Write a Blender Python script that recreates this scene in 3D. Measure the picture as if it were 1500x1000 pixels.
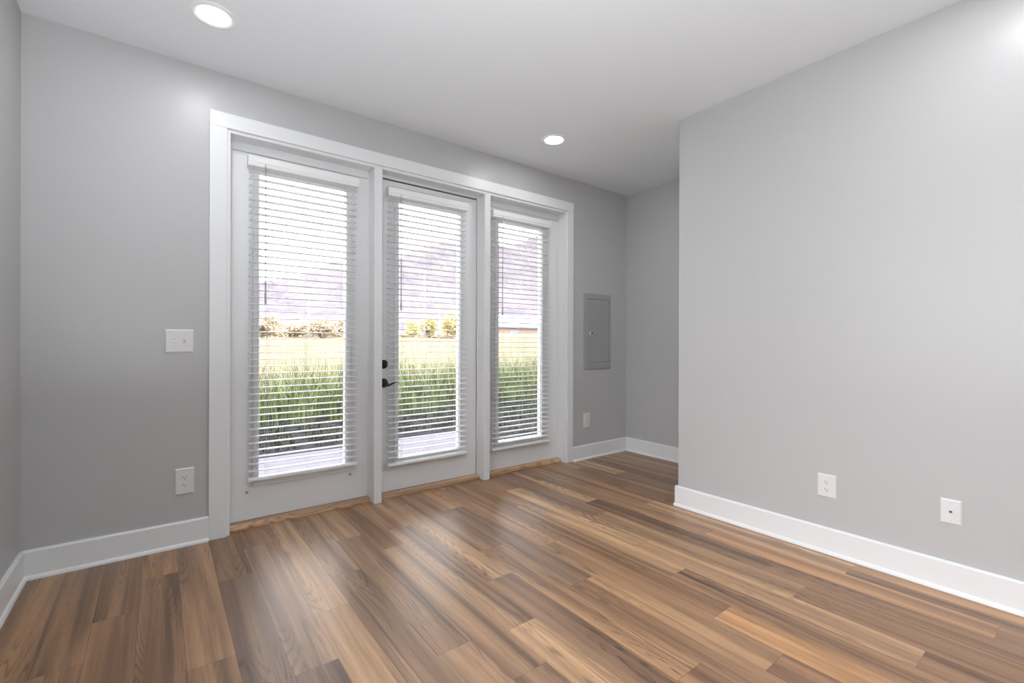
import bpy, bmesh, math, random
from mathutils import Vector, Matrix
random.seed(7)
for o in list(bpy.data.objects): bpy.data.objects.remove(o, do_unlink=True)
S = bpy.context.scene
COL = S.collection

# ------------------------------------------------------------------ camera
EYE = 1.15
yaw, pit, rol = 0.6530, -0.0006, 0.0033
FPX, HY = 675.39, 501.77
F = Vector((math.sin(yaw)*math.cos(pit), math.cos(yaw)*math.cos(pit), math.sin(pit)))
R0 = Vector((math.cos(yaw), -math.sin(yaw), 0)); U0 = R0.cross(F)
R1 = R0*math.cos(rol)+U0*math.sin(rol); U1 = -R0*math.sin(rol)+U0*math.cos(rol)
cam = bpy.data.cameras.new('camera'); co = bpy.data.objects.new('camera', cam); COL.objects.link(co)
cam.sensor_width = 36; cam.sensor_fit = 'HORIZONTAL'; cam.lens = FPX/1500*36
cam.shift_y = (HY-500)/1500; cam.clip_start = .02; cam.clip_end = 2000
M = Matrix((R1, U1, -F)).transposed().to_4x4(); M.translation = (0, 0, EYE)
co.matrix_world = M
S.camera = co

# ------------------------------------------------------------------ light and exposure
W = bpy.data.worlds.new('world'); S.world = W; W.use_nodes = True
bg = W.node_tree.nodes['Background']
bg.inputs[0].default_value = (.97, .97, 1.0, 1)
# overcast sky, brighter towards the zenith
_wn, _wl = W.node_tree.nodes, W.node_tree.links
_tc = _wn.new('ShaderNodeTexCoord'); _sp = _wn.new('ShaderNodeSeparateXYZ'); _mr = _wn.new('ShaderNodeMapRange')
_mr.inputs[1].default_value = 0.0; _mr.inputs[2].default_value = 1.0; _mr.inputs[3].default_value = 2.8; _mr.inputs[4].default_value = 8.5
_wl.new(_tc.outputs['Generated'], _sp.inputs[0]); _wl.new(_sp.outputs[2], _mr.inputs[0]); _wl.new(_mr.outputs[0], bg.inputs[1])
LAMP = 47.0                        # radiance of every ceiling lens
fl = bpy.data.lights.new('ceiling_fill', 'AREA'); fl.shape = 'DISK'; fl.size = .6; fl.energy = 58; fl.color = (.93, .965, 1.0)
flo = bpy.data.objects.new('ceiling_fill', fl); COL.objects.link(flo); flo.location = (-.15, -.1, .85); flo.rotation_euler = (math.pi, 0, 0)   # added fill light without a fixture, turned up at the ceiling
S.view_settings.view_transform = 'Standard'
S.view_settings.look = 'None'
S.view_settings.exposure = 0.75
S.view_settings.gamma = 1.0
S.view_settings.use_curve_mapping = False

# ------------------------------------------------------------------ measures (metres)
H = 2.727; D = 3.189; XL = -.5294; XR = 3.9834; XB = 2.9242; YB = 1.8786; BH = .140
YR = -2.9                          # rear wall behind the camera
PT = .12                           # partition thickness

# ------------------------------------------------------------------ helpers
def mat(name, color=(.8, .8, .8), rough=.5, spec=.5, metal=0):
    m = bpy.data.materials.new(name); m.use_nodes = True
    b = m.node_tree.nodes['Principled BSDF']
    b.inputs['Base Color'].default_value = (*color, 1); b.inputs['Roughness'].default_value = rough
    b.inputs['Specular IOR Level'].default_value = spec; b.inputs['Metallic'].default_value = metal
    return m
def nodes(m): return m.node_tree.nodes, m.node_tree.links, m.node_tree.nodes['Principled BSDF']
def add_noise_color(m, c1, c2, scale, detail=4, lo=.35, hi=.65, coord='Object', rough=.6, vscale=(1, 1, 1)):
    N, L, b = nodes(m)
    tc = N.new('ShaderNodeTexCoord'); mp = N.new('ShaderNodeMapping'); mp.inputs['Scale'].default_value = vscale
    n = N.new('ShaderNodeTexNoise'); n.inputs['Scale'].default_value = scale; n.inputs['Detail'].default_value = detail
    n.inputs['Roughness'].default_value = rough
    r = N.new('ShaderNodeValToRGB'); r.color_ramp.elements[0].position = lo; r.color_ramp.elements[1].position = hi
    r.color_ramp.elements[0].color = (*c1, 1); r.color_ramp.elements[1].color = (*c2, 1)
    L.new(tc.outputs[coord], mp.inputs[0]); L.new(mp.outputs[0], n.inputs[0]); L.new(n.outputs[0], r.inputs[0]); L.new(r.outputs[0], b.inputs['Base Color'])
    return r
def add_bump(m, scale, strength, dist=.001, vscale=(1, 1, 1)):
    N, L, b = nodes(m)
    tc = N.new('ShaderNodeTexCoord'); mp = N.new('ShaderNodeMapping'); mp.inputs['Scale'].default_value = vscale
    n = N.new('ShaderNodeTexNoise'); n.inputs['Scale'].default_value = scale; n.inputs['Detail'].default_value = 3
    bp = N.new('ShaderNodeBump'); bp.inputs['Strength'].default_value = strength; bp.inputs['Distance'].default_value = dist
    L.new(tc.outputs['Object'], mp.inputs[0]); L.new(mp.outputs[0], n.inputs[0]); L.new(n.outputs[0], bp.inputs['Height']); L.new(bp.outputs[0], b.inputs['Normal'])

def box(bm, x0, x1, y0, y1, z0, z1, bev=0, seg=2):
    vs = [bm.verts.new((x, y, z)) for x in (x0, x1) for y in (y0, y1) for z in (z0, z1)]
    fs = [bm.faces.new([vs[i] for i in q]) for q in ((0, 1, 3, 2), (4, 6, 7, 5), (0, 4, 5, 1), (2, 3, 7, 6), (0, 2, 6, 4), (1, 5, 7, 3))]
    if bev:
        es = list({e for f in fs for e in f.edges})
        bmesh.ops.bevel(bm, geom=es, offset=bev, segments=seg, affect='EDGES', profile=.5)
    return bm
def prism(bm, prof, axis, a0, a1):
    """closed profile extruded along axis 'x' (prof = (y,z)) or 'y' (prof = (x,z))"""
    def P(p, a): return (a, p[0], p[1]) if axis == 'x' else (p[0], a, p[1])
    A = [bm.verts.new(P(p, a0)) for p in prof]; B = [bm.verts.new(P(p, a1)) for p in prof]
    n = len(prof)
    for i in range(n): bm.faces.new((A[i], A[(i+1) % n], B[(i+1) % n], B[i]))
    bm.faces.new(A[::-1]); bm.faces.new(B)
    return bm
def lathe(bm, prof, c, axis='z', n=48, caps=True):
    """prof = (r, h) pairs along axis through c"""
    rings = []
    for r, h in prof:
        ring = []
        for k in range(n):
            a = 2*math.pi*k/n; u, v = r*math.cos(a), r*math.sin(a)
            p = {'z': (u, v, h), 'y': (u, h, v), 'x': (h, u, v)}[axis]
            ring.append(bm.verts.new((c[0]+p[0], c[1]+p[1], c[2]+p[2])))
        rings.append(ring)
    for a, b in zip(rings, rings[1:]):
        for k in range(n): bm.faces.new((a[k], a[(k+1) % n], b[(k+1) % n], b[k]))
    if caps: bm.faces.new(rings[0][::-1]); bm.faces.new(rings[-1])
    return bm
def tube(bm, pts, rad, n=10, squash=1.0):
    pts = [Vector(p) for p in pts]; rings = []
    for i, p in enumerate(pts):
        t = (pts[min(i+1, len(pts)-1)]-pts[max(i-1, 0)]).normalized()
        up = Vector((0, 1, 0)) if abs(t.y) < .9 else Vector((0, 0, 1))
        a = t.cross(up).normalized(); b = a.cross(t)
        r = rad[i] if isinstance(rad, (list, tuple)) else rad
        rings.append([bm.verts.new(p+a*(r*math.cos(2*math.pi*k/n))*squash+b*(r*math.sin(2*math.pi*k/n))) for k in range(n)])
    for a, b in zip(rings, rings[1:]):
        for k in range(n): bm.faces.new((a[k], a[(k+1) % n], b[(k+1) % n], b[k]))
    bm.faces.new(rings[0][::-1]); bm.faces.new(rings[-1])
    return bm
def obj(name, bm, m, parent=None, smooth=False):
    bmesh.ops.recalc_face_normals(bm, faces=bm.faces)
    me = bpy.data.meshes.new(name); bm.to_mesh(me); bm.free()
    me.materials.append(m)
    if smooth:
        for f in me.polygons: f.use_smooth = True
    o = bpy.data.objects.new(name, me); COL.objects.link(o)
    if parent is not None:
        o.parent = parent; o.matrix_parent_inverse = parent.matrix_basis.inverted()
    return o
def N_(): return bmesh.new()
def struct(name, bm, m, smooth=False):
    o = obj(name, bm, m, None, smooth); o['kind'] = 'structure'; return o
def thing(name, label, cat, loc, group=None):
    o = bpy.data.objects.new(name, None); COL.objects.link(o); o.empty_display_size = .05
    o.location = loc; o['label'] = label; o['category'] = cat
    if group: o['group'] = group
    return o
def tag(o, label, cat, group=None, kind=None):
    o['label'] = label; o['category'] = cat
    if group: o['group'] = group
    if kind: o['kind'] = kind
    return o

# ------------------------------------------------------------------ materials
m_wall = mat('grey_wall_paint', (.505, .507, .51), .36, .5); add_bump(m_wall, 350, .06)
m_ceil = mat('white_ceiling_paint', (.81, .835, .86), .8, .2); add_bump(m_ceil, 300, .05)
m_trim = mat('white_trim_paint', (.79, .80, .81), .32, .45)
m_door = mat('white_door_paint', (.79, .80, .81), .38, .45)
m_vinyl = mat('white_blind_vinyl', (.86, .86, .86), .4, .4)
m_slat = mat('translucent_white_slat', (.94, .94, .94), .45, .4)
_n, _l, _b = nodes(m_slat); _tr = _n.new('ShaderNodeBsdfTranslucent'); _tr.inputs[0].default_value = (.97, .97, .97, 1)
_x = _n.new('ShaderNodeMixShader'); _x.inputs[0].default_value = .22
_l.new(_b.outputs[0], _x.inputs[1]); _l.new(_tr.outputs[0], _x.inputs[2]); _l.new(_x.outputs[0], _n['Material Output'].inputs[0])
m_plate = mat('white_plate_plastic', (.74, .74, .74), .3, .5)
m_slot = mat('dark_slot', (.03, .03, .03), .6)
m_screw = mat('painted_screw', (.60, .60, .60), .35, .5)
m_panel = mat('grey_panel_enamel', (.36, .362, .365), .4, .45)
m_latch = mat('dark_latch', (.08, .08, .08), .4)
m_bronze = mat('oil_rubbed_bronze', (.016, .014, .013), .38, .5, .35)
m_cord = mat('blind_cord', (.62, .62, .66), .8)
m_wand = mat('clear_grey_wand', (.45, .45, .47), .25, .5)
m_gasket = mat('black_weatherstrip', (.03, .03, .03), .8)
m_pin = mat('steel_pin', (.45, .45, .45), .35, .5, .6)
m_ring = mat('white_light_trim', (.82, .82, .82), .4)
m_lens = bpy.data.materials.new('lit_lens'); m_lens.use_nodes = True
_n = m_lens.node_tree.nodes; _n.clear()
_e = _n.new('ShaderNodeEmission'); _o = _n.new('ShaderNodeOutputMaterial'); m_lens.node_tree.links.new(_e.outputs[0], _o.inputs[0])
_e.inputs[0].default_value = (.985, .99, 1, 1); _e.inputs[1].default_value = LAMP
# thin clear glass
m_glass = bpy.data.materials.new('clear_glass'); m_glass.use_nodes = True
_n = m_glass.node_tree.nodes; _l = m_glass.node_tree.links; _n.clear()
_t = _n.new('ShaderNodeBsdfTransparent'); _t.inputs[0].default_value = (.97, .975, .975, 1)
_g = _n.new('ShaderNodeBsdfGlossy'); _g.inputs['Roughness'].default_value = .02
_f = _n.new('ShaderNodeFresnel'); _f.inputs[0].default_value = 1.45
_x = _n.new('ShaderNodeMixShader'); _o = _n.new('ShaderNodeOutputMaterial')
_l.new(_f.outputs[0], _x.inputs[0]); _l.new(_t.outputs[0], _x.inputs[1]); _l.new(_g.outputs[0], _x.inputs[2]); _l.new(_x.outputs[0], _o.inputs[0])

def wood_material(name, use_plank=True, base=(.5, .3, .17)):
    m = mat(name, base, .36, .72); N, L, b = nodes(m)
    def node(t, **k):
        n = N.new(t)
        for a, v in k.items(): setattr(n, a, v)
        return n
    def math_(op, a, b_=None, c=None):
        n = node('ShaderNodeMath', operation=op)
        for i, v in enumerate((a, b_, c)):
            if v is None: continue
            if isinstance(v, (int, float)): n.inputs[i].default_value = v
            else: L.new(v, n.inputs[i])
        return n.outputs[0]
    tc = node('ShaderNodeTexCoord')
    if use_plank:
        uv = node('ShaderNodeUVMap'); uv.uv_map = 'plank'          # metres across and along the plank, offset per plank
        co_ = uv.outputs[0]
        at = node('ShaderNodeAttribute', attribute_name='plank_color'); base_out = at.outputs['Color']
    else:
        sw = node('ShaderNodeMapping'); sw.inputs['Rotation'].default_value = (0, 0, math.pi/2); L.new(tc.outputs['Object'], sw.inputs[0]); co_ = sw.outputs[0]
        rgb = node('ShaderNodeRGB'); rgb.outputs[0].default_value = (*base, 1); base_out = rgb.outputs[0]
    def noise(sx, sy, detail=4, rough=.55, dist=0):
        mp = node('ShaderNodeMapping'); mp.inputs['Scale'].default_value = (sx, sy, 1); L.new(co_, mp.inputs[0])
        n = node('ShaderNodeTexNoise'); n.inputs['Scale'].default_value = 1; n.inputs['Detail'].default_value = detail
        n.inputs['Roughness'].default_value = rough; n.inputs['Distortion'].default_value = dist
        L.new(mp.outputs[0], n.inputs[0]); return n.outputs[0]
    def ramp(v, a, b_):
        n = node('ShaderNodeMapRange'); n.interpolation_type = 'SMOOTHSTEP'
        n.inputs[1].default_value = a; n.inputs[2].default_value = b_; L.new(v, n.inputs[0]); return n.outputs[0]
    broad = noise(13, .42, 3, .55, .5)           # long soft streaks
    mid = noise(38, .9, 3, .6, .3)
    rings = noise(8, .5, 2, .4, .15)         # contour lines of this make the cathedrals
    fine = noise(170, 3.0, 4, .7)
    pores = noise(330, 8, 3, .6)
    ring = math_('ABSOLUTE', math_('SINE', math_('ADD', math_('MULTIPLY', rings, 120.0), math_('MULTIPLY', fine, 3.0))))
    ringm = ramp(noise(5, .7, 2), .46, .60)
    ring = math_('MULTIPLY', math_('SUBTRACT', 1.0, ramp(ring, .0, .8)), ringm)
    dark = ramp(noise(15, .5, 5, .62, .8), .56, .70)  # dark heart streaks
    v = math_('ADD', .46, math_('MULTIPLY', ramp(broad, .25, .75), .86))
    v = math_('MULTIPLY', v, math_('ADD', .80, math_('MULTIPLY', mid, .44)))
    v = math_('MULTIPLY', v, math_('SUBTRACT', 1.0, math_('MULTIPLY', ring, .46)))
    v = math_('MULTIPLY', v, math_('SUBTRACT', 1.0, math_('MULTIPLY', dark, .50)))
    v = math_('MULTIPLY', v, math_('ADD', .72, math_('MULTIPLY', fine, .56)))
    v = math_('MULTIPLY', v, math_('SUBTRACT', 1.0, math_('MULTIPLY', ramp(pores, .55, .70), .28)))
    v = math_('MULTIPLY', v, 1.12)
    if use_plank:
        ed = node('ShaderNodeAttribute', attribute_name='plank_edge')   # 0..1 across and along, for the bevelled seam
        sx = node('ShaderNodeSeparateXYZ'); 
        uv2 = node('ShaderNodeUVMap'); uv2.uv_map = 'seam'; L.new(uv2.outputs[0], sx.inputs[0])
        ex = math_('MINIMUM', sx.outputs[0], math_('SUBTRACT', .147, sx.outputs[0]))
        ey = math_('MINIMUM', sx.outputs[1], math_('SUBTRACT', 1.218, sx.outputs[1]))
        e = math_('MINIMUM', ex, ey)
        seam = ramp(e, .0006, .0022)
        v = math_('MULTIPLY', v, math_('ADD', .72, math_('MULTIPLY', seam, .28)))
        N.remove(ed)
    mix = node('ShaderNodeMix', data_type='RGBA', blend_type='MULTIPLY'); mix.inputs[0].default_value = 1
    cmb = node('ShaderNodeCombineColor')
    L.new(v, cmb.inputs[0]); L.new(math_('POWER', v, 1.05), cmb.inputs[1]); L.new(math_('POWER', v, .98), cmb.inputs[2])
    L.new(base_out, mix.inputs[6]); L.new(cmb.outputs[0], mix.inputs[7]); L.new(mix.outputs[2], b.inputs['Base Color'])
    rr = math_('ADD', .26, math_('MULTIPLY', fine, .16)); L.new(rr, b.inputs['Roughness'])
    bp = node('ShaderNodeBump'); bp.inputs['Strength'].default_value = .25; bp.inputs['Distance'].default_value = .0006
    L.new(v, bp.inputs['Height']); L.new(bp.outputs[0], b.inputs['Normal'])
    return m
m_floor = wood_material('vinyl_plank_floor')
m_strip = wood_material('oak_threshold', False, (.50, .30, .165))

# ------------------------------------------------------------------ floor of planks
MEAN = (.30, .192, .118)
T = {'l': (.46, .30, .175), 'L': (.52, .35, .215), 't': (.40, .25, .145), 'o': (.44, .25, .12), 'b': (.29, .172, .098),
     'B': (.235, .135, .078), 'd': (.185, .108, .066), 'g': (.26, .172, .117), 'G': (.21, .138, .097), 'p': (.31, .20, .135), 'e': (.36, .237, .155)}
T = {k: tuple((.80*c+.20*m_)*q for c, m_, q in zip(v, MEAN, (1.04, .95, .86))) for k, v in T.items()}
PW, PL, PX0 = .147, 1.218, .52
# column index: (y of one joint, tones from the far wall inward)
cols = {-8: (1.30, 'bBbt'), -7: (1.05, 'bbBt'), -6: (2.235, 'bblt'), -5: (2.53, 'BBgb'), -4: (2.84, 'obbt'), -3: (1.96, 'ttbl'), -2: (2.60, 'bGgb'),
        -1: (2.93, 'Begp'), 0: (2.045, 'LLeg'), 1: (2.32, 'eegb'), 2: (1.506, 'leeb'), 3: (2.46, 'bepb'), 4: (2.688, 'teLb'), 5: (1.83, 'eLpb'),
        6: (.902, 'etbl'), 7: (1.56, 'lgtb'), 8: (1.96, 'lttB'), 9: (2.235, 'bBot'), 10: (2.546, 'blbt'), 11: (1.645, 'bLlB'), 12: (.885, 'GlBo'),
        13: (2.31, 'ldBt'), 14: (1.50, 'pboB'), 15: (2.034, 'blod'), 16: (1.15, 'bBob'), 17: (1.75, 'tBbb'), 18: (2.647, 'lGbt'), 19: (3.0, 'BdbB'),
        20: (2.2, 'bGtb'), 21: (2.75, 'tblb'), 22: (1.9, 'bbgt'), 23: (2.4, 'BtGb')}
bm = N_(); uvp = bm.loops.layers.uv.new('plank'); uvs = bm.loops.layers.uv.new('seam'); cl = bm.loops.layers.float_color.new('plank_color')
rng = random.Random(3)
for i in range(-8, 24):
    x0 = PX0+PW*i; x1 = x0+PW
    jy, tones = cols[i]
    top = jy
    while top < D+.12: top += PL
    k = 0
    while top > YR:
        y1, y0 = top, top-PL
        tone = T[tones[k]] if k < len(tones) else T[rng.choice('ltobBdgGpe')]
        j = rng.uniform(.95, 1.05); ox, oy = rng.uniform(0, 60), rng.uniform(0, 60)
        a0, a1 = max(y0, YR-.05), min(y1, D+.16); b0, b1 = max(x0, XL-.02), min(x1, XR+.02)
        if a1 > a0 and b1 > b0:
            vs = [bm.verts.new(p) for p in ((b0, a0, 0), (b1, a0, 0), (b1, a1, 0), (b0, a1, 0))]
            f = bm.faces.new(vs)
            for lp in f.loops:
                x, y = lp.vert.co.x, lp.vert.co.y
                lp[uvp].uv = (x-x0+ox, y-y0+oy); lp[uvs].uv = (x-x0, y-y0); lp[cl] = (tone[0]*j, tone[1]*j, tone[2]*j, 1)
        top -= PL; k += (y0 < D)
floor = struct('floor', bm, m_floor)
# slab edge below the boards so the floor has thickness
bm = N_(); box(bm, XL-.1, XR+.1, YR-.1, D+.16, -.16, -.002); obj('subfloor', bm, m_slot, floor)

# ------------------------------------------------------------------ walls and ceiling
bm = N_(); box(bm, XL-.12, XR+.12, YR-.12, D+.16, H, H+.12); struct('ceiling', bm, m_ceil)
OX0, OX1, OZ = .300, 3.115, 2.42          # rough opening
bm = N_()
box(bm, XL-.12, OX0, D, D+.16, 0, H); box(bm, OX1, XR+.12, D, D+.16, 0, H); box(bm, OX0, OX1, D, D+.16, OZ, H)
struct('wall_far', bm, m_wall)
# left wall, with an added, unseen window that brightens the right-hand wall
WY0, WY1, WZ0, WZ1 = -1.7, 1.7, .75, 2.30
bm = N_(); box(bm, XL-.12, XL, WY1, D, 0, H); box(bm, XL-.12, XL, YR, WY0, 0, H); box(bm, XL-.12, XL, WY0, WY1, 0, WZ0); box(bm, XL-.12, XL, WY0, WY1, WZ1, H); struct('wall_left', bm, m_wall)
bm = N_()
for y0_, y1_, z0_, z1_ in ((WY0, WY1, WZ0, WZ0+.05), (WY0, WY1, WZ1-.05, WZ1), (WY0, WY0+.05, WZ0, WZ1), (WY1-.05, WY1, WZ0, WZ1), (-.59, -.54, WZ0, WZ1), (.54, .59, WZ0, WZ1)): box(bm, XL-.10, XL-.02, y0_, y1_, z0_, z1_)
w3 = struct('added_window', bm, m_trim)
bm = N_(); box(bm, XL-.065, XL-.060, WY0+.04, WY1-.04, WZ0+.04, WZ1-.04); obj('glass_pane', bm, m_glass, w3)
bm = N_(); box(bm, -60, XL-.13, -40, 60, -.3, -.12); struct('ground', bm, mat('pale_gravel', (.15, .15, .14), .9))
bm = N_(); box(bm, XB, XB+PT, YR, YB, 0, H, .003, 2); struct('wall_partition', bm, m_wall)
bm = N_(); box(bm, XR, XR+.12, YR, D, 0, H); struct('wall_alcove', bm, m_wall)
bm = N_(); box(bm, XL-.12, XR+.12, YR-.12, YR, 0, H); struct('wall_rear', bm, m_wall)

def base_prof(s):
    """baseboard section, u = distance out of the wall"""
    return [(0, 0), (.016, 0), (.016, BH-.008), (.010, BH), (0, BH)]
def shoe_prof():
    r = .013
    return [(.016, 0), (.016+r, 0)] + [(.016+r*math.cos(a), .019*math.sin(a)) for a in (math.radians(25), math.radians(50), math.radians(72))] + [(.016, .019)]
def baseboard(name, wall, a0, a1, side):
    """runs along x (side = 'far') or along y; side gives the direction out of the wall"""
    b1, b2 = N_(), N_()
    for bmx, pr, shrink in ((b1, base_prof(0), 0), (b2, shoe_prof(), 0)):
        if side == 'far': prism(bmx, [(wall-u, z) for u, z in pr], 'x', a0, a1)
        elif side == 'near': prism(bmx, [(wall+u, z) for u, z in pr], 'x', a0, a1)
        elif side == '+x': prism(bmx, [(wall+u, z) for u, z in pr], 'y', a0, a1)
        else: prism(bmx, [(wall-u, z) for u, z in pr], 'y', a0, a1)
    o = struct(name, b1, m_trim); obj('shoe_molding', b2, m_trim, o); return o
baseboard('baseboard_far_left', D, XL, .228, 'far')
baseboard('baseboard_far_right', D, 3.172, XR, 'far')
baseboard('baseboard_left', XL, YR, D-.0005, '+x')
baseboard('baseboard_alcove', XR, YR, D-.0005, '-x')
baseboard('baseboard_partition', XB, YR, YB+.0165, '-x')
baseboard('baseboard_partition_end', YB, XB-.0165, XB+PT+.0165, 'near')
baseboard('baseboard_partition_back', XB+PT, YR, YB+.0165, '+x')

# ------------------------------------------------------------------ casing, jambs, mullions
CT = .018
bm = N_(); box(bm, .228, .316, D-CT, D, 0, 2.405, .002); struct('trim_1', bm, m_trim)
bm = N_(); box(bm, 3.093, 3.172, D-CT, D, 0, 2.405, .002); struct('trim_2', bm, m_trim)
bm = N_(); box(bm, .228, 3.172, D-CT, D, 2.405, 2.492, .002); struct('trim_3', bm, m_trim)
DP = D+.107                                # face of the slabs
bm = N_(); box(bm, OX0, .334, D-.004, D+.16, 0, 2.415, .002); struct('trim_4', bm, m_trim)       # left jamb
bm = N_(); box(bm, 3.081, OX1, D-.004, D+.16, 0, 2.415, .002); struct('trim_5', bm, m_trim)      # right jamb
bm = N_(); box(bm, .334, 3.081, D-.004, D+.16, 2.385, 2.415, .0015); struct('trim_6', bm, m_trim)  # head jamb
def mullion(name, x0, x1):
    bm = N_(); box(bm, x0, x1, D-.010, D+.16, 0, 2.385, .006, 3)
    box(bm, x0-.004, x1+.004, DP-.012, DP, .03, 2.384, .001); struct(name, bm, m_trim)
mullion('trim_7', 1.206, 1.266); mullion('trim_8', 2.145, 2.205)
# shaded header stops above the fixed lights
for nm, x0, x1 in (('trim_9', .334, 1.202), ('trim_10', 2.209, 3.081)):
    bm = N_(); box(bm, x0, x1, DP-.006, DP+.04, 2.332, 2.385, .001); struct(nm, bm, m_trim)
# wooden thresholds
for nm, x0, x1 in (('trim_11', .334, 1.206), ('trim_12', 1.266, 2.145), ('trim_13', 2.205, 3.081)):
    y0 = D+.048
    prof = [(y0, 0), (y0, .010), (y0+.004, .014), (y0+.012, .019), (y0+.018, .028), (y0+.028, .033), (D+.16, .033), (D+.16, 0)]
    bm = N_(); prism(bm, prof, 'x', x0, x1); struct(nm, bm, m_strip)

# ------------------------------------------------------------------ glazed slabs
def ring_panel(bm, x0, x1, z0, z1, gx0, gx1, gz0, gz1, y0, y1, bev=.002):
    """slab with a rectangular hole, one closed mesh"""
    O = [(x0, z0), (x1, z0), (x1, z1), (x0, z1)]; I = [(gx0, gz0), (gx1, gz0), (gx1, gz1), (gx0, gz1)]
    v = {}
    for k, y in enumerate((y0, y1)):
        for i in range(4):
            v['o', k, i] = bm.verts.new((O[i][0], y, O[i][1])); v['i', k, i] = bm.verts.new((I[i][0], y, I[i][1]))
    for i in range(4):
        j = (i+1) % 4
        for k in (0, 1): bm.faces.new((v['o', k, i], v['o', k, j], v['i', k, j], v['i', k, i]))
        bm.faces.new((v['o', 0, i], v['o', 1, i], v['o', 1, j], v['o', 0, j]))
        bm.faces.new((v['i', 0, i], v['i', 0, j], v['i', 1, j], v['i', 1, i]))
    if bev:
        es = [e for e in bm.edges if len({round(q.co.y, 5) for q in e.verts}) == 1 and abs(e.verts[0].co.y-y0) < 1e-6
              and (e.verts[0].co-e.verts[1].co).length > .2 and (abs(e.verts[0].co.x-e.verts[1].co.x) < 1e-6 or abs(e.verts[0].co.z-e.verts[1].co.z) < 1e-6)]
        bmesh.ops.bevel(bm, geom=es, offset=bev, segments=2, affect='EDGES', profile=.5)
def slab(name, x0, x1, z0, z1, gx0, gx1):
    gz0, gz1 = .272, 2.222
    bm = N_(); ring_panel(bm, x0, x1, z0, z1, gx0-.02, gx1+.02, gz0-.02, gz1+.02, DP, DP+.044, .0015); o = struct(name, bm, m_door)
    bm = N_(); ring_panel(bm, gx0-.036, gx1+.036, gz0-.036, gz1+.036, gx0, gx1, gz0, gz1, DP-.011, DP+.055, .005); obj('glazing_frame', bm, m_trim, o)
    bm = N_(); box(bm, gx0-.005, gx1+.005, DP+.018, DP+.024, gz0-.005, gz1+.005); obj('glass_pane', bm, m_glass, o)
    return o
ZB = .034
w1 = slab('window_1', .335, 1.205, ZB, 2.331, .502, 1.045)
d1 = slab('door_1', 1.272, 2.137, ZB, 2.356, 1.437, 1.975)
w2 = slab('window_2', 2.206, 3.080, ZB, 2.331, 2.366, 2.872)
# dark weatherstrip seen in the gap round the opening door
bm = N_(); box(bm, 1.268, 2.144, DP+.012, DP+.03, 2.357, 2.384); box(bm, 2.138, 2.1445, DP+.012, DP+.03, .034, 2.384)
g = obj('weatherstrip', bm, m_gasket, d1)
# head stop above the door, stands proud of the slab edge
bm = N_(); box(bm, 1.267, 2.144, DP-.01, DP+.011, 2.366, 2.385, .001); struct('trim_14', bm, m_trim)
# little steel pins left on the fixed light
for x, z in ((.436, .208), (1.078, .212)):
    bm = N_(); lathe(bm, [(.006, .002), (.009, -.001), (.0085, -.005), (.004, -.009)], (x, DP, z), 'y', 16); obj('pin', bm, m_pin, w1, True)
# deadbolt and lever
def hardware():
    c = (1.322, DP, .985)
    bm = N_(); lathe(bm, [(.032, .001), (.033, -.004), (.030, -.010), (.020, -.013)], c, 'y', 40); o = obj('deadbolt', bm, m_bronze, d1, True)
    bm = N_(); box(bm, c[0]-.004, c[0]+.004, DP-.030, DP-.010, c[2]-.016, c[2]+.016, .003); obj('thumb_turn', bm, m_bronze, o)
    c = (1.322, DP, .846)
    bm = N_(); lathe(bm, [(.033, .001), (.034, -.004), (.031, -.010), (.018, -.014), (.012, -.020), (.011, -.045)], c, 'y', 40); o = obj('lever_handle', bm, m_bronze, d1, True)
    pts = []; rad = []
    for k in range(15):
        t = k/14
        x = c[0]-.006+t*.105
        z = c[2]-.006-.012*math.sin(min(1, t*1.7)*math.pi)*(1-t*.3)+.016*t*t
        pts.append((x, DP-.043+.004*math.sin(t*math.pi), z)); rad.append(.0095*(1-t)+.0042*t)
    bm = N_(); tube(bm, pts, rad, 12, .8); obj('lever', bm, m_bronze, o, True)
hardware()

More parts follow.
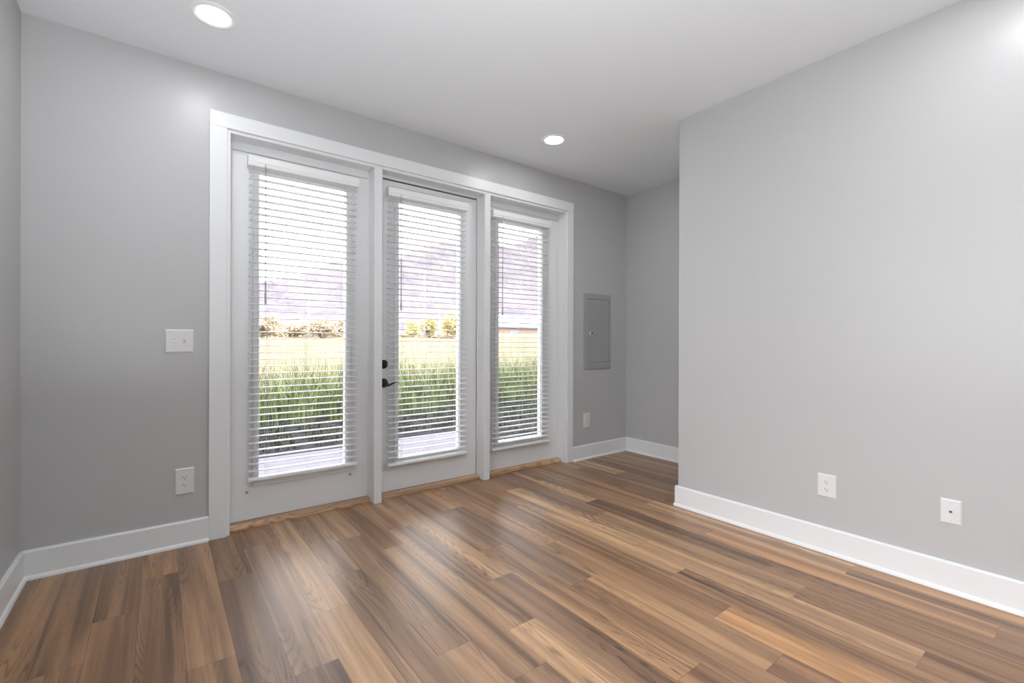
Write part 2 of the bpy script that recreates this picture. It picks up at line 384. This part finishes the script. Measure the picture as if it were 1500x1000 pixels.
# ------------------------------------------------------------------ blinds
def blind(label, x0, x1, ztop, zbot, bracket=True):
    yc = D+.070
    t = thing('window_blind', label, 'blind', ((x0+x1)/2, yc, zbot), 'two inch horizontal blinds on the three glazed panels')
    # valance with a small ogee, facing the room
    y0 = D+.036
    prof = [(y0+.008, ztop), (y0+.001, ztop-.004), (y0, ztop-.012), (y0, ztop-.040), (y0+.004, ztop-.050), (y0+.003, ztop-.056), (y0+.007, ztop-.066), (y0+.014, ztop-.066), (y0+.014, ztop)]
    bm = N_(); prism(bm, prof, 'x', x0-.006, x1+.006)
    box(bm, x0-.006, x0-.001, y0+.0142, y0+.060, ztop-.064, ztop, .001); box(bm, x1+.001, x1+.006, y0+.0142, y0+.060, ztop-.064, ztop, .001)
    obj('valance', bm, m_vinyl, t)
    bm = N_(); box(bm, x0, x1, D+.052, D+.098, ztop-.050, ztop-.006, .002); obj('headrail', bm, m_vinyl, t)
    # slats: slightly crowned, 50 mm deep
    bm = N_(); zt = ztop-.095; zb_ = zbot+.062; n = int(round((zt-zb_)/.0437)); st = (zt-zb_)/n
    for k in range(n+1):
        z = zb_+k*st; sag = random.uniform(-.0006, .0006); tilt = random.uniform(-.02, .02)
        cs = [(-.025, 0), (-.0125, .0021), (0, .0028), (.0125, .0021), (.025, 0)]
        up = [(yc+u, z+h+sag+u*tilt) for u, h in cs]; lo = [(yc+u, z+h-.0028+sag+u*tilt) for u, h in cs[::-1]]
        prism(bm, up+lo, 'x', x0+.003, x1-.003)
    obj('slats', bm, m_slat, t)
    # bottom rail
    bm = N_(); prism(bm, [(yc-.026, zbot+.004), (yc-.022, zbot), (yc+.022, zbot), (yc+.026, zbot+.004), (yc+.026, zbot+.016), (yc+.018, zbot+.021), (yc-.018, zbot+.021), (yc-.026, zbot+.016)], 'x', x0, x1)
    obj('bottom_rail', bm, m_vinyl, t)
    # ladder cords
    w = x1-x0
    for fx in (.145, .5, .855):
        x = x0+w*fx; bm = N_()
        for dy in (-.0268, .0268): tube(bm, [(x, yc+dy, zbot+.012), (x, yc+dy, ztop-.05)], .0007, 5)
        if fx != .5: tube(bm, [(x+.012, yc-.0268, zbot+.012), (x+.012, yc-.0268, ztop-.05)], .0006, 5)
        obj('ladder_cord', bm, m_cord, t)
    for fx in (.145, .5, .855):
        x = x0+w*fx; bm = N_(); lathe(bm, [(.005, 0), (.005, -.004), (.002, -.006)], (x, yc-.012, zbot), 'z', 12); obj('cord_button', bm, m_vinyl, t, True)
    # tilt wand
    xw = x0+w*.13; yw = D+.030
    bm = N_(); tube(bm, [(xw, yw, ztop-.062), (xw+.001, yw, 1.46)], .0032, 8); wd = obj('tilt_wand', bm, m_wand, t, True)
    bm = N_(); tube(bm, [(xw+.001, yw, 1.462), (xw+.001, yw, 1.455), (xw+.001, yw, 1.39), (xw+.001, yw, 1.385)], [.003, .0055, .006, .004], 10); obj('grip', bm, m_wand, wd, True)
    bm = N_(); tube(bm, [(xw, yw+.012, ztop-.048), (xw, yw-.002, ztop-.050), (xw, yw-.003, ztop-.058), (xw, yw, ztop-.066)], .002, 6); obj('hook', bm, m_pin, wd, True)
    if bracket:
        for x, s in ((x0, -1), (x1, 1)):
            bm = N_(); box(bm, min(x, x+s*.010), max(x, x+s*.010), yc-.014, yc+.03, zbot-.004, zbot+.012, .001); obj('hold_down_bracket', bm, m_screw, t)
    return t
blind('white slat blind on the leftmost glazed panel, nearest the light switch', .437, 1.108, 2.302, .284, False)
blind('white slat blind on the middle panel, the door with the black handle', 1.336, 2.012, 2.292, .232)
blind('white slat blind on the rightmost glazed panel, nearest the breaker panel', 2.272, 2.924, 2.292, .216)

# ------------------------------------------------------------------ wall plates
def frame_y(y):   # plate on the far wall: local (u, out, v) -> world
    return lambda u, o, v: (u, y-o, v)
def frame_x(x):   # plate on the partition, facing -x, u runs towards the camera (-y)
    return lambda u, o, v: (x-o, -u, v)
def pbox(bm, fr, u0, u1, o0, o1, v0, v1, bev=0):
    a, b = fr(u0, o0, v0), fr(u1, o1, v1)
    box(bm, min(a[0], b[0]), max(a[0], b[0]), min(a[1], b[1]), max(a[1], b[1]), min(a[2], b[2]), max(a[2], b[2]), bev)
def pdisc(bm, fr, axis, u, v, r, o0, o1, n=16):
    s = -1
    c = fr(u, 0, v); lathe(bm, [(r, s*o0), (r, s*o1)], c, axis, n)
def plate(bm, fr, u0, u1, v0, v1):
    # plate with sloping shoulders
    t = .0065; k = .006
    A = [(u0, v0), (u1, v0), (u1, v1), (u0, v1)]; B = [(u0+k, v0+k), (u1-k, v0+k), (u1-k, v1-k), (u0+k, v1-k)]
    r0 = [bm.verts.new(fr(a, 0, b)) for a, b in A]; r1 = [bm.verts.new(fr(a, t*.45, b)) for a, b in A]; r2 = [bm.verts.new(fr(a, t, b)) for a, b in B]
    for p, q in ((r0, r1), (r1, r2)):
        for i in range(4): bm.faces.new((p[i], p[(i+1) % 4], q[(i+1) % 4], q[i]))
    bm.faces.new(r2); bm.faces.new(r0[::-1])
def outlet(label, fr, ax, u0, u1, v0, v1):
    uc, vc = (u0+u1)/2, (v0+v1)/2; p = fr(uc, 0, v0)
    t = thing('wall_outlet', label, 'outlet', p)
    bm = N_(); plate(bm, fr, u0, u1, v0, v1); pl = obj('plate', bm, m_plate, t)
    bm = N_(); pdisc(bm, fr, ax, uc, vc, .0032, .0063, .0078); obj('screw', bm, m_screw, t)
    for s in (-1, 1):
        v = vc+s*.0205
        bm = N_()   # receptacle face: circle cut flat at top and bottom
        pts = []
        for k in range(32):
            a = 2*math.pi*k/32; pts.append((uc+.0172*math.cos(a), v+max(-.0138, min(.0138, .0172*math.sin(a)))))
        A = [bm.verts.new(fr(a, .006, b)) for a, b in pts]; B = [bm.verts.new(fr(a, .0085, b)) for a, b in pts]
        for i in range(32): bm.faces.new((A[i], A[(i+1) % 32], B[(i+1) % 32], B[i]))
        bm.faces.new(A[::-1]); bm.faces.new(B)
        rc = obj('receptacle', bm, m_plate, t)
        bm = N_(); pbox(bm, fr, uc-.0078, uc-.0054, .0080, .0089, v-.001, v+.0075); pbox(bm, fr, uc+.0054, uc+.0074, .0080, .0089, v, v+.0070)
        pdisc(bm, fr, ax, uc, v-.0072, .0028, .0080, .0089); obj('slots', bm, m_slot, rc)
    return t
fy = frame_y(D); fx = frame_x(XB)
outlet('white wall outlet below the light switch, left of the door casing', fy, 'y', .071, .159, .289, .436)
outlet('white wall outlet below the grey breaker panel', fy, 'y', 3.333, 3.418, .310, .452)
outlet('white wall outlet on the right-hand wall, farther from the camera', fx, 'x', -1.006, -.917, .304, .430)
# double switch
t = thing('light_switch', 'white double toggle light switch on the grey wall left of the glazed doors', 'light switch', (.090, D, 1.087))
bm = N_(); plate(bm, fy, .025, .156, 1.087, 1.217); obj('plate', bm, m_plate, t)
for x, up in ((.066, -1), (.113, 1)):
    bm = N_(); pbox(bm, fy, x-.0058, x+.0058, .0064, .0074, 1.1405, 1.1645, .0003); ts = obj('toggle_slot', bm, m_screw, t)
    bm = N_(); prism(bm, [(D-.0070, 1.1465), (D-.0070, 1.1585), (D-.0175, 1.1555+up*.006), (D-.0175, 1.1495+up*.006)], 'x', x-.0045, x+.0045); obj('toggle', bm, m_plate, t)
    for dz in (-.030, .030):
        bm = N_(); pdisc(bm, fy, 'y', x, 1.1525+dz, .003, .0063, .0076); obj('screw', bm, m_screw, t)
# cable jack
t = thing('jack_plate', 'white wall plate with a single dark jack on the right-hand wall', 'wall plate', fx(-.460, 0, .316))
bm = N_(); plate(bm, fx, -.497, -.424, .314, .428); obj('plate', bm, m_plate, t)
bm = N_(); pbox(bm, fx, -.4680, -.4530, .0060, .0074, .364, .377, .0006); j = obj('jack', bm, m_screw, t)
bm = N_(); pbox(bm, fx, -.4655, -.4555, .0070, .0080, .3695, .3755); pbox(bm, fx, -.4630, -.4580, .0070, .0080, .366, .370); obj('socket', bm, m_slot, j)
for dz in (-.042, .042):
    bm = N_(); pdisc(bm, fx, 'x', -.4605, .371+dz, .003, .0062, .0076); obj('screw', bm, m_screw, t)
# breaker panel
t = thing('breaker_panel', 'flush grey metal breaker panel on the wall right of the glazed doors', 'electrical panel', (3.526, D, .886))
bm = N_(); ring_panel(bm, 3.331, 3.722, .884, 1.640, 3.388, 3.694, .955, 1.586, D-.012, D, .003); fr_ = obj('frame', bm, m_panel, t)
bm = N_(); box(bm, 3.391, 3.691, D-.0095, D-.001, .958, 1.583, .0025); dr = obj('panel_door', bm, m_panel, t)
bm = N_(); box(bm, 3.400, 3.450, D-.0125, D-.009, 1.228, 1.262, .001); lt = obj('latch', bm, m_screw, dr)
bm = N_(); box(bm, 3.428, 3.447, D-.0138, D-.0120, 1.233, 1.257, .001); obj('latch_slide', bm, m_latch, lt)
for z in (.916, 1.262, 1.612):
    for x in (3.352, 3.705):
        bm = N_(); lathe(bm, [(.006, 0), (.006, -.002), (.003, -.003)], (x, D-.012, z), 'y', 14); obj('screw', bm, m_panel, fr_, True)

# ------------------------------------------------------------------ recessed ceiling lamps
def lamp(label, x, y):
    t = thing('recessed_light', label, 'ceiling light', (x, y, H), 'recessed ceiling lights')
    bm = N_(); lathe(bm, [(.069, .001), (.0695, -.0045), (.074, -.0052), (.080, -.0068), (.089, -.0075), (.097, -.006), (.1015, 0)], (x, y, H), 'z', 64, False); obj('trim_ring', bm, m_ring, t, True)
    bm = N_(); lathe(bm, [(.0692, -.0030), (.060, -.0034), (.040, -.0038), (.018, -.0040), (.003, -.0040)], (x, y, H), 'z', 48, True); obj('lens', bm, m_lens, t, True)
lamp('round lit ceiling light above the light switch, near the left wall', .205, 2.652)
lamp('round lit ceiling light above the rightmost glazed panel', 2.436, 2.655)
lamp('round lit ceiling light near the right-hand wall, outside the photo', 2.436, .25)
lamp('added round lit ceiling light near the left wall, outside the photo', .205, .25)  # extra lamp, added to even out the room's brightness
lamp('added round lit ceiling light behind the camera on the right', 2.436, -1.9)  # added behind the camera as room fill
lamp('added round lit ceiling light behind the camera on the left', .205, -1.9)  # second fill lamp added at the rear
lamp('added round lit ceiling light in the alcove behind the right-hand wall', 3.50, 1.0)  # unseen lamp added to brighten the alcove
lamp('added round lit ceiling light over the mouth of the alcove passage, hidden by the right-hand wall', 3.46, 1.80)  # added out of sight, brightens the alcove wall near the partition edge
lamp('added round lit ceiling light at the back of the alcove passage', 3.50, -.9)  # added for more light on the alcove wall and floor

# ------------------------------------------------------------------ outdoors
m_patio = mat('lavender_cast_concrete', (0.323, 0.287, 0.385), .8); add_noise_color(m_patio, (0.043, 0.039, 0.055), (0.055, 0.050, 0.067), 6, 6)  # purple fringing of the bright outdoors is put into the concrete colour
m_mulch = mat('dark_mulch', (0.043, 0.041, 0.046), .9); add_noise_color(m_mulch, (0.007, 0.006, 0.011), (0.024, 0.023, 0.025), 9, 8, .38, .66, rough=.75)
m_field = mat('dry_field', (0.683, 0.589, 0.371), .9); add_noise_color(m_field, (0.115, 0.093, 0.062), (0.146, 0.128, 0.084), .6, 8, .3, .7)
m_grass = mat('green_blades', (0.176, 0.264, 0.088), .6, .3); add_noise_color(m_grass, (0.025, 0.044, 0.014), (0.167, 0.198, 0.075), 3.5, 6, .36, .64)
m_plume = mat('straw_plumes', (0.528, 0.440, 0.264), .7, .2); add_noise_color(m_plume, (0.150, 0.119, 0.062), (0.282, 0.246, 0.141), 5, 4)
m_cover = mat('grey_green_cover', (0.179, 0.197, 0.157), .7, .2); add_noise_color(m_cover, (0.009, 0.010, 0.011), (0.045, 0.054, 0.032), 7, 5)
m_hill = mat('hazy_hillside', (0.588, 0.503, 0.593), 1, 0); add_noise_color(m_hill, (0.093, 0.083, 0.100), (0.151, 0.138, 0.142), .055, 12, .40, .64, rough=.8)  # distance haze put into the colour as pale lavender
m_tree = mat('yellow_foliage', (0.560, 0.480, 0.160), .9, .1); add_noise_color(m_tree, (0.336, 0.288, 0.104), (0.640, 0.560, 0.256), 1.6, 6)
m_tan = mat('tan_foliage', (0.499, 0.365, 0.235), .9, .1); add_noise_color(m_tan, (0.350, 0.276, 0.196), (0.499, 0.398, 0.267), 1.2, 6)
m_bark = mat('pale_bark', (.4, .33, .28), .9)
m_pole = mat('white_pole', (0.360, 0.352, 0.344), .6)
m_shedw = mat('pink_cream_siding', (0.435, 0.313, 0.265), .8); m_shedr = mat('blue_white_roof', (0.108, 0.119, 0.160), .5)

bm = N_(); box(bm, -3, 3.1, D+.16, 5.22, -.12, -.025); struct('patio', bm, m_patio)
bm = N_(); box(bm, -6, 16, 5.22, 10.2, -.2, -.045); box(bm, 3.1, 16, D+.16, 5.22, -.2, -.045); struct('planting_bed', bm, m_mulch)
for _m in (m_mulch, m_cover, m_field): nodes(_m)[2].inputs['Specular IOR Level'].default_value = .03
nodes(m_grass)[2].inputs['Specular IOR Level'].default_value = .12
# field that climbs gently away from the house
def fz(x, y):
    t = max(0, min(1, (y-14)/26)); t = t*t*(3-2*t)
    return -.06 + 1.55*t + .10*math.sin(x*.35+y*.21)*t + max(0, (y-40))*.012
bm = N_(); gx = [-30+4*i for i in range(46)]; gy = [10.2+.8*j for j in range(12)]+[20+3*j for j in range(40)]
gv = [[bm.verts.new((x, y, fz(x, y))) for x in gx] for y in gy]
for a, b in zip(gv, gv[1:]):
    for i in range(len(gx)-1): bm.faces.new((a[i], a[i+1], b[i+1], b[i]))
struct('field', bm, m_field, True)
# hill: ridge height follows x
RK = [(-200, 20), (0, 27), (46, 31), (92, 51), (135, 60), (172, 73), (220, 76), (260, 90), (330, 104), (460, 120)]
def ridge(x):
    for (a, za), (b, zb) in zip(RK, RK[1:]):
        if a <= x <= b: return za+(zb-za)*(x-a)/(b-a)
    return RK[-1][1]
rg = random.Random(11)
bm = N_(); hx = [-200+3*i for i in range(220)]; hy = [135+i*6 for i in range(31)]
hv = []
for y in hy:
    t = min(1, (y-135)/165); t = t**1.15
    hv.append([bm.verts.new((x, y, 1.5+ridge(x)*t*(1+.03*math.sin(x*.11+y*.05))+rg.uniform(-1.3, 1.3)*(.3+t))) for x in hx])
for a, b in zip(hv, hv[1:]):
    for i in range(len(hx)-1): bm.faces.new((a[i], a[i+1], b[i+1], b[i]))
struct('hill', bm, m_hill, False)

def blades(bm, rg, n, area, hmin, hmax, wmin, wmax, lean=.35, z0=-.05):
    x0, x1, y0, y1 = area
    for _ in range(n):
        y = rg.uniform(y0, y1); x = rg.uniform(x0, x1)
        # blades gather into tussocks
        cx, cy = round(x/.55)*.55+.13*math.sin(y*3), round(y/.6)*.6; x = cx+(x-cx)*.75; y = cy+(y-cy)*.75
        h = rg.uniform(hmin, hmax); a = rg.uniform(0, 2*math.pi); l = h*rg.uniform(.05, lean); w = rg.uniform(wmin, wmax)
        dx, dy = math.cos(a), math.sin(a); px, py = -dy, dx
        prev = None
        for k in range(5):
            t = k/4; ww = w*(1-t*.92)
            c = (x+dx*l*t*t*1.3, y+dy*l*t*t*1.3, z0+h*(t-.22*t*t*t*(l/h)*2))
            cur = (bm.verts.new((c[0]+px*ww, c[1]+py*ww, c[2])), bm.verts.new((c[0]-px*ww, c[1]-py*ww, c[2])))
            if prev: bm.faces.new((prev[0], prev[1], cur[1], cur[0]))
            prev = cur
rg = random.Random(21)
bm = N_(); blades(bm, rg, 7500, (-.5, 11, 7.0, 9.8), .55, 1.08, .005, .012, .55)
tg = tag(obj('tall_grass', bm, m_grass), 'dense row of tall green grass growing beyond the mulch bed outside', 'grass', kind='stuff')
bm = N_(); blades(bm, rg, 1500, (-.5, 11, 7.2, 9.8), .98, 1.34, .0025, .005, .45); obj('seed_plumes', bm, m_plume, tg)
bm = N_(); blades(bm, rg, 3600, (-.5, 9, 5.6, 6.75), .06, .24, .004, .012, 1.2, -.05); blades(bm, rg, 2600, (3.5, 8, 3.8, 6.75), .10, .34, .004, .010, 1.1, -.05)
tag(obj('ground_cover', bm, m_cover), 'low grey-green ground cover on the dark bed beside the patio', 'ground cover', kind='stuff')

def foliage(bm, rg, c, r, n, leaf):
    for _ in range(n):
        u = Vector((rg.gauss(0, 1), rg.gauss(0, 1), rg.gauss(0, 1))).normalized()*(rg.random()**.4)
        bump = .82+.25*math.sin(u.x*5+c[0])*math.cos(u.z*6+c[1])
        p = Vector((c[0]+u.x*r[0]*bump, c[1]+u.y*r[1]*bump, c[2]+u.z*r[2]*bump))
        a = Vector((rg.gauss(0, 1), rg.gauss(0, 1), rg.gauss(0, 1))).normalized()*leaf; b = a.orthogonal().normalized()*leaf*.6
        bm.faces.new([bm.verts.new(p+q) for q in (a, b, -a, -b)])
def tree(name, label, cat, x, y, h, r, mt, n, leaf, group):
    z = fz(x, y); t = thing(name, label, cat, (x, y, z), group)
    bm = N_(); tube(bm, [(x, y, z-.2), (x+.05, y, z+h*.3), (x-.04, y, z+h*.62)], [h*.03, h*.02, h*.008], 8); obj('trunk', bm, m_bark, t, True)
    bm = N_(); foliage(bm, random.Random(int(x*10)), (x, y, z+h*.52), (r, r, h*.52), n, leaf); obj('crown', bm, mt, t)
tree('autumn_tree', 'yellow autumn tree between the two white poles, seen through the middle panel', 'tree', 22.9, 44.6, 2.7, 1.15, m_tree, 2600, .11, 'yellow trees beyond the field')
tree('autumn_tree', 'yellow autumn tree at the right edge of the middle panel', 'tree', 24.3, 42.0, 3.0, 1.5, m_tree, 3200, .11, 'yellow trees beyond the field')
tree('autumn_tree', 'yellow autumn tree left of the tall white pole, seen through the middle panel', 'tree', 20.3, 43.0, 2.0, .9, m_tree, 1800, .10, 'yellow trees beyond the field')
for lab, x, y, h, r in (('tan shrub on the dry field, leftmost behind the left blind', 6.7, 40.5, 1.9, 1.4), ('tan shrub on the dry field, just left of the thin pole behind the left blind', 9.6, 43.5, 1.4, 1.3),
                        ('tan shrub on the dry field, just right of the thin pole behind the left blind', 11.0, 40.5, 1.7, 1.3), ('tan shrub on the dry field, rightmost behind the left blind', 14.0, 43, 1.9, 1.5)):
    tree('dry_shrub', lab, 'shrub', x, y, h, r, m_tan, 2600, .12, 'tan shrubs beyond the field')
bm = N_(); rb = random.Random(5)
for _ in range(9000):
    x = rb.uniform(2, 27); y = rb.uniform(46.3, 48.5); zt = (1.55 if x < 15.5 else .85)*(.62+.38*math.sin(x*1.9)*math.sin(x*.63+1)+.12*math.sin(x*5.3))
    z = fz(x, y)+max(.05, zt)*rb.random()**.8
    a = Vector((rb.gauss(0, 1), rb.gauss(0, 1), rb.gauss(0, 1))).normalized()*.13; b = a.orthogonal().normalized()*.08
    bm.faces.new([bm.verts.new(Vector((x, y, z))+q) for q in (a, b, -a, -b)])
tag(obj('dry_brush', bm, m_tan), 'belt of low tan brush along the far edge of the dry field', 'brush', kind='stuff')
def pole(label, x, y, top):
    z = fz(x, y); bm = N_(); lathe(bm, [(.11, -.3), (.10, top-z), (.05, top-z+.05)], (x, y, z), 'z', 12)
    tag(obj('white_pole', bm, m_pole, None, True), label, 'pole', 'white poles on the dry field')
pole('tall white pole on the field, tallest of the poles behind the middle blind', 20.08, 40.0, 7.6)
pole('short white pole right of the tall pole, behind the middle blind', 21.63, 40.0, 4.4)
pole('thin white pole on the field behind the left blind', 9.67, 40.0, 4.5)

def shed():
    x0, x1, y0, y1 = 28.2, 40.5, 42, 50; z0 = fz(34, 42)-.2; ze = 2.85; zr = 4.35
    t = thing('field_building', 'low pink and cream building with a pale blue roof behind the right blind', 'building', ((x0+x1)/2, (y0+y1)/2, z0))
    bm = N_(); box(bm, x0, x1, y0, y1, z0, ze); obj('wall', bm, m_shedw, t)
    ym = (y0+y1)/2
    bm = N_(); prism(bm, [(y0-.5, ze-.08), (ym, zr), (y1+.5, ze-.08), (y1+.5, ze+.07), (ym, zr+.15), (y0-.5, ze+.07)], 'x', x0-.5, x1+.5); obj('roof', bm, m_shedr, t)
    for x in (x0+1.6, x0+8.4):
        bm = N_(); box(bm, x, x+.25, y0-.06, y0+.02, z0, ze); obj('wall_post', bm, mat('rose_post', (.15, .10, .10), .8), t)
    bm = N_(); box(bm, x0+3.5, x0+4.9, y0-.04, y0+.02, z0+.5, z0+1.3); obj('window', bm, m_pole, t)
shed()
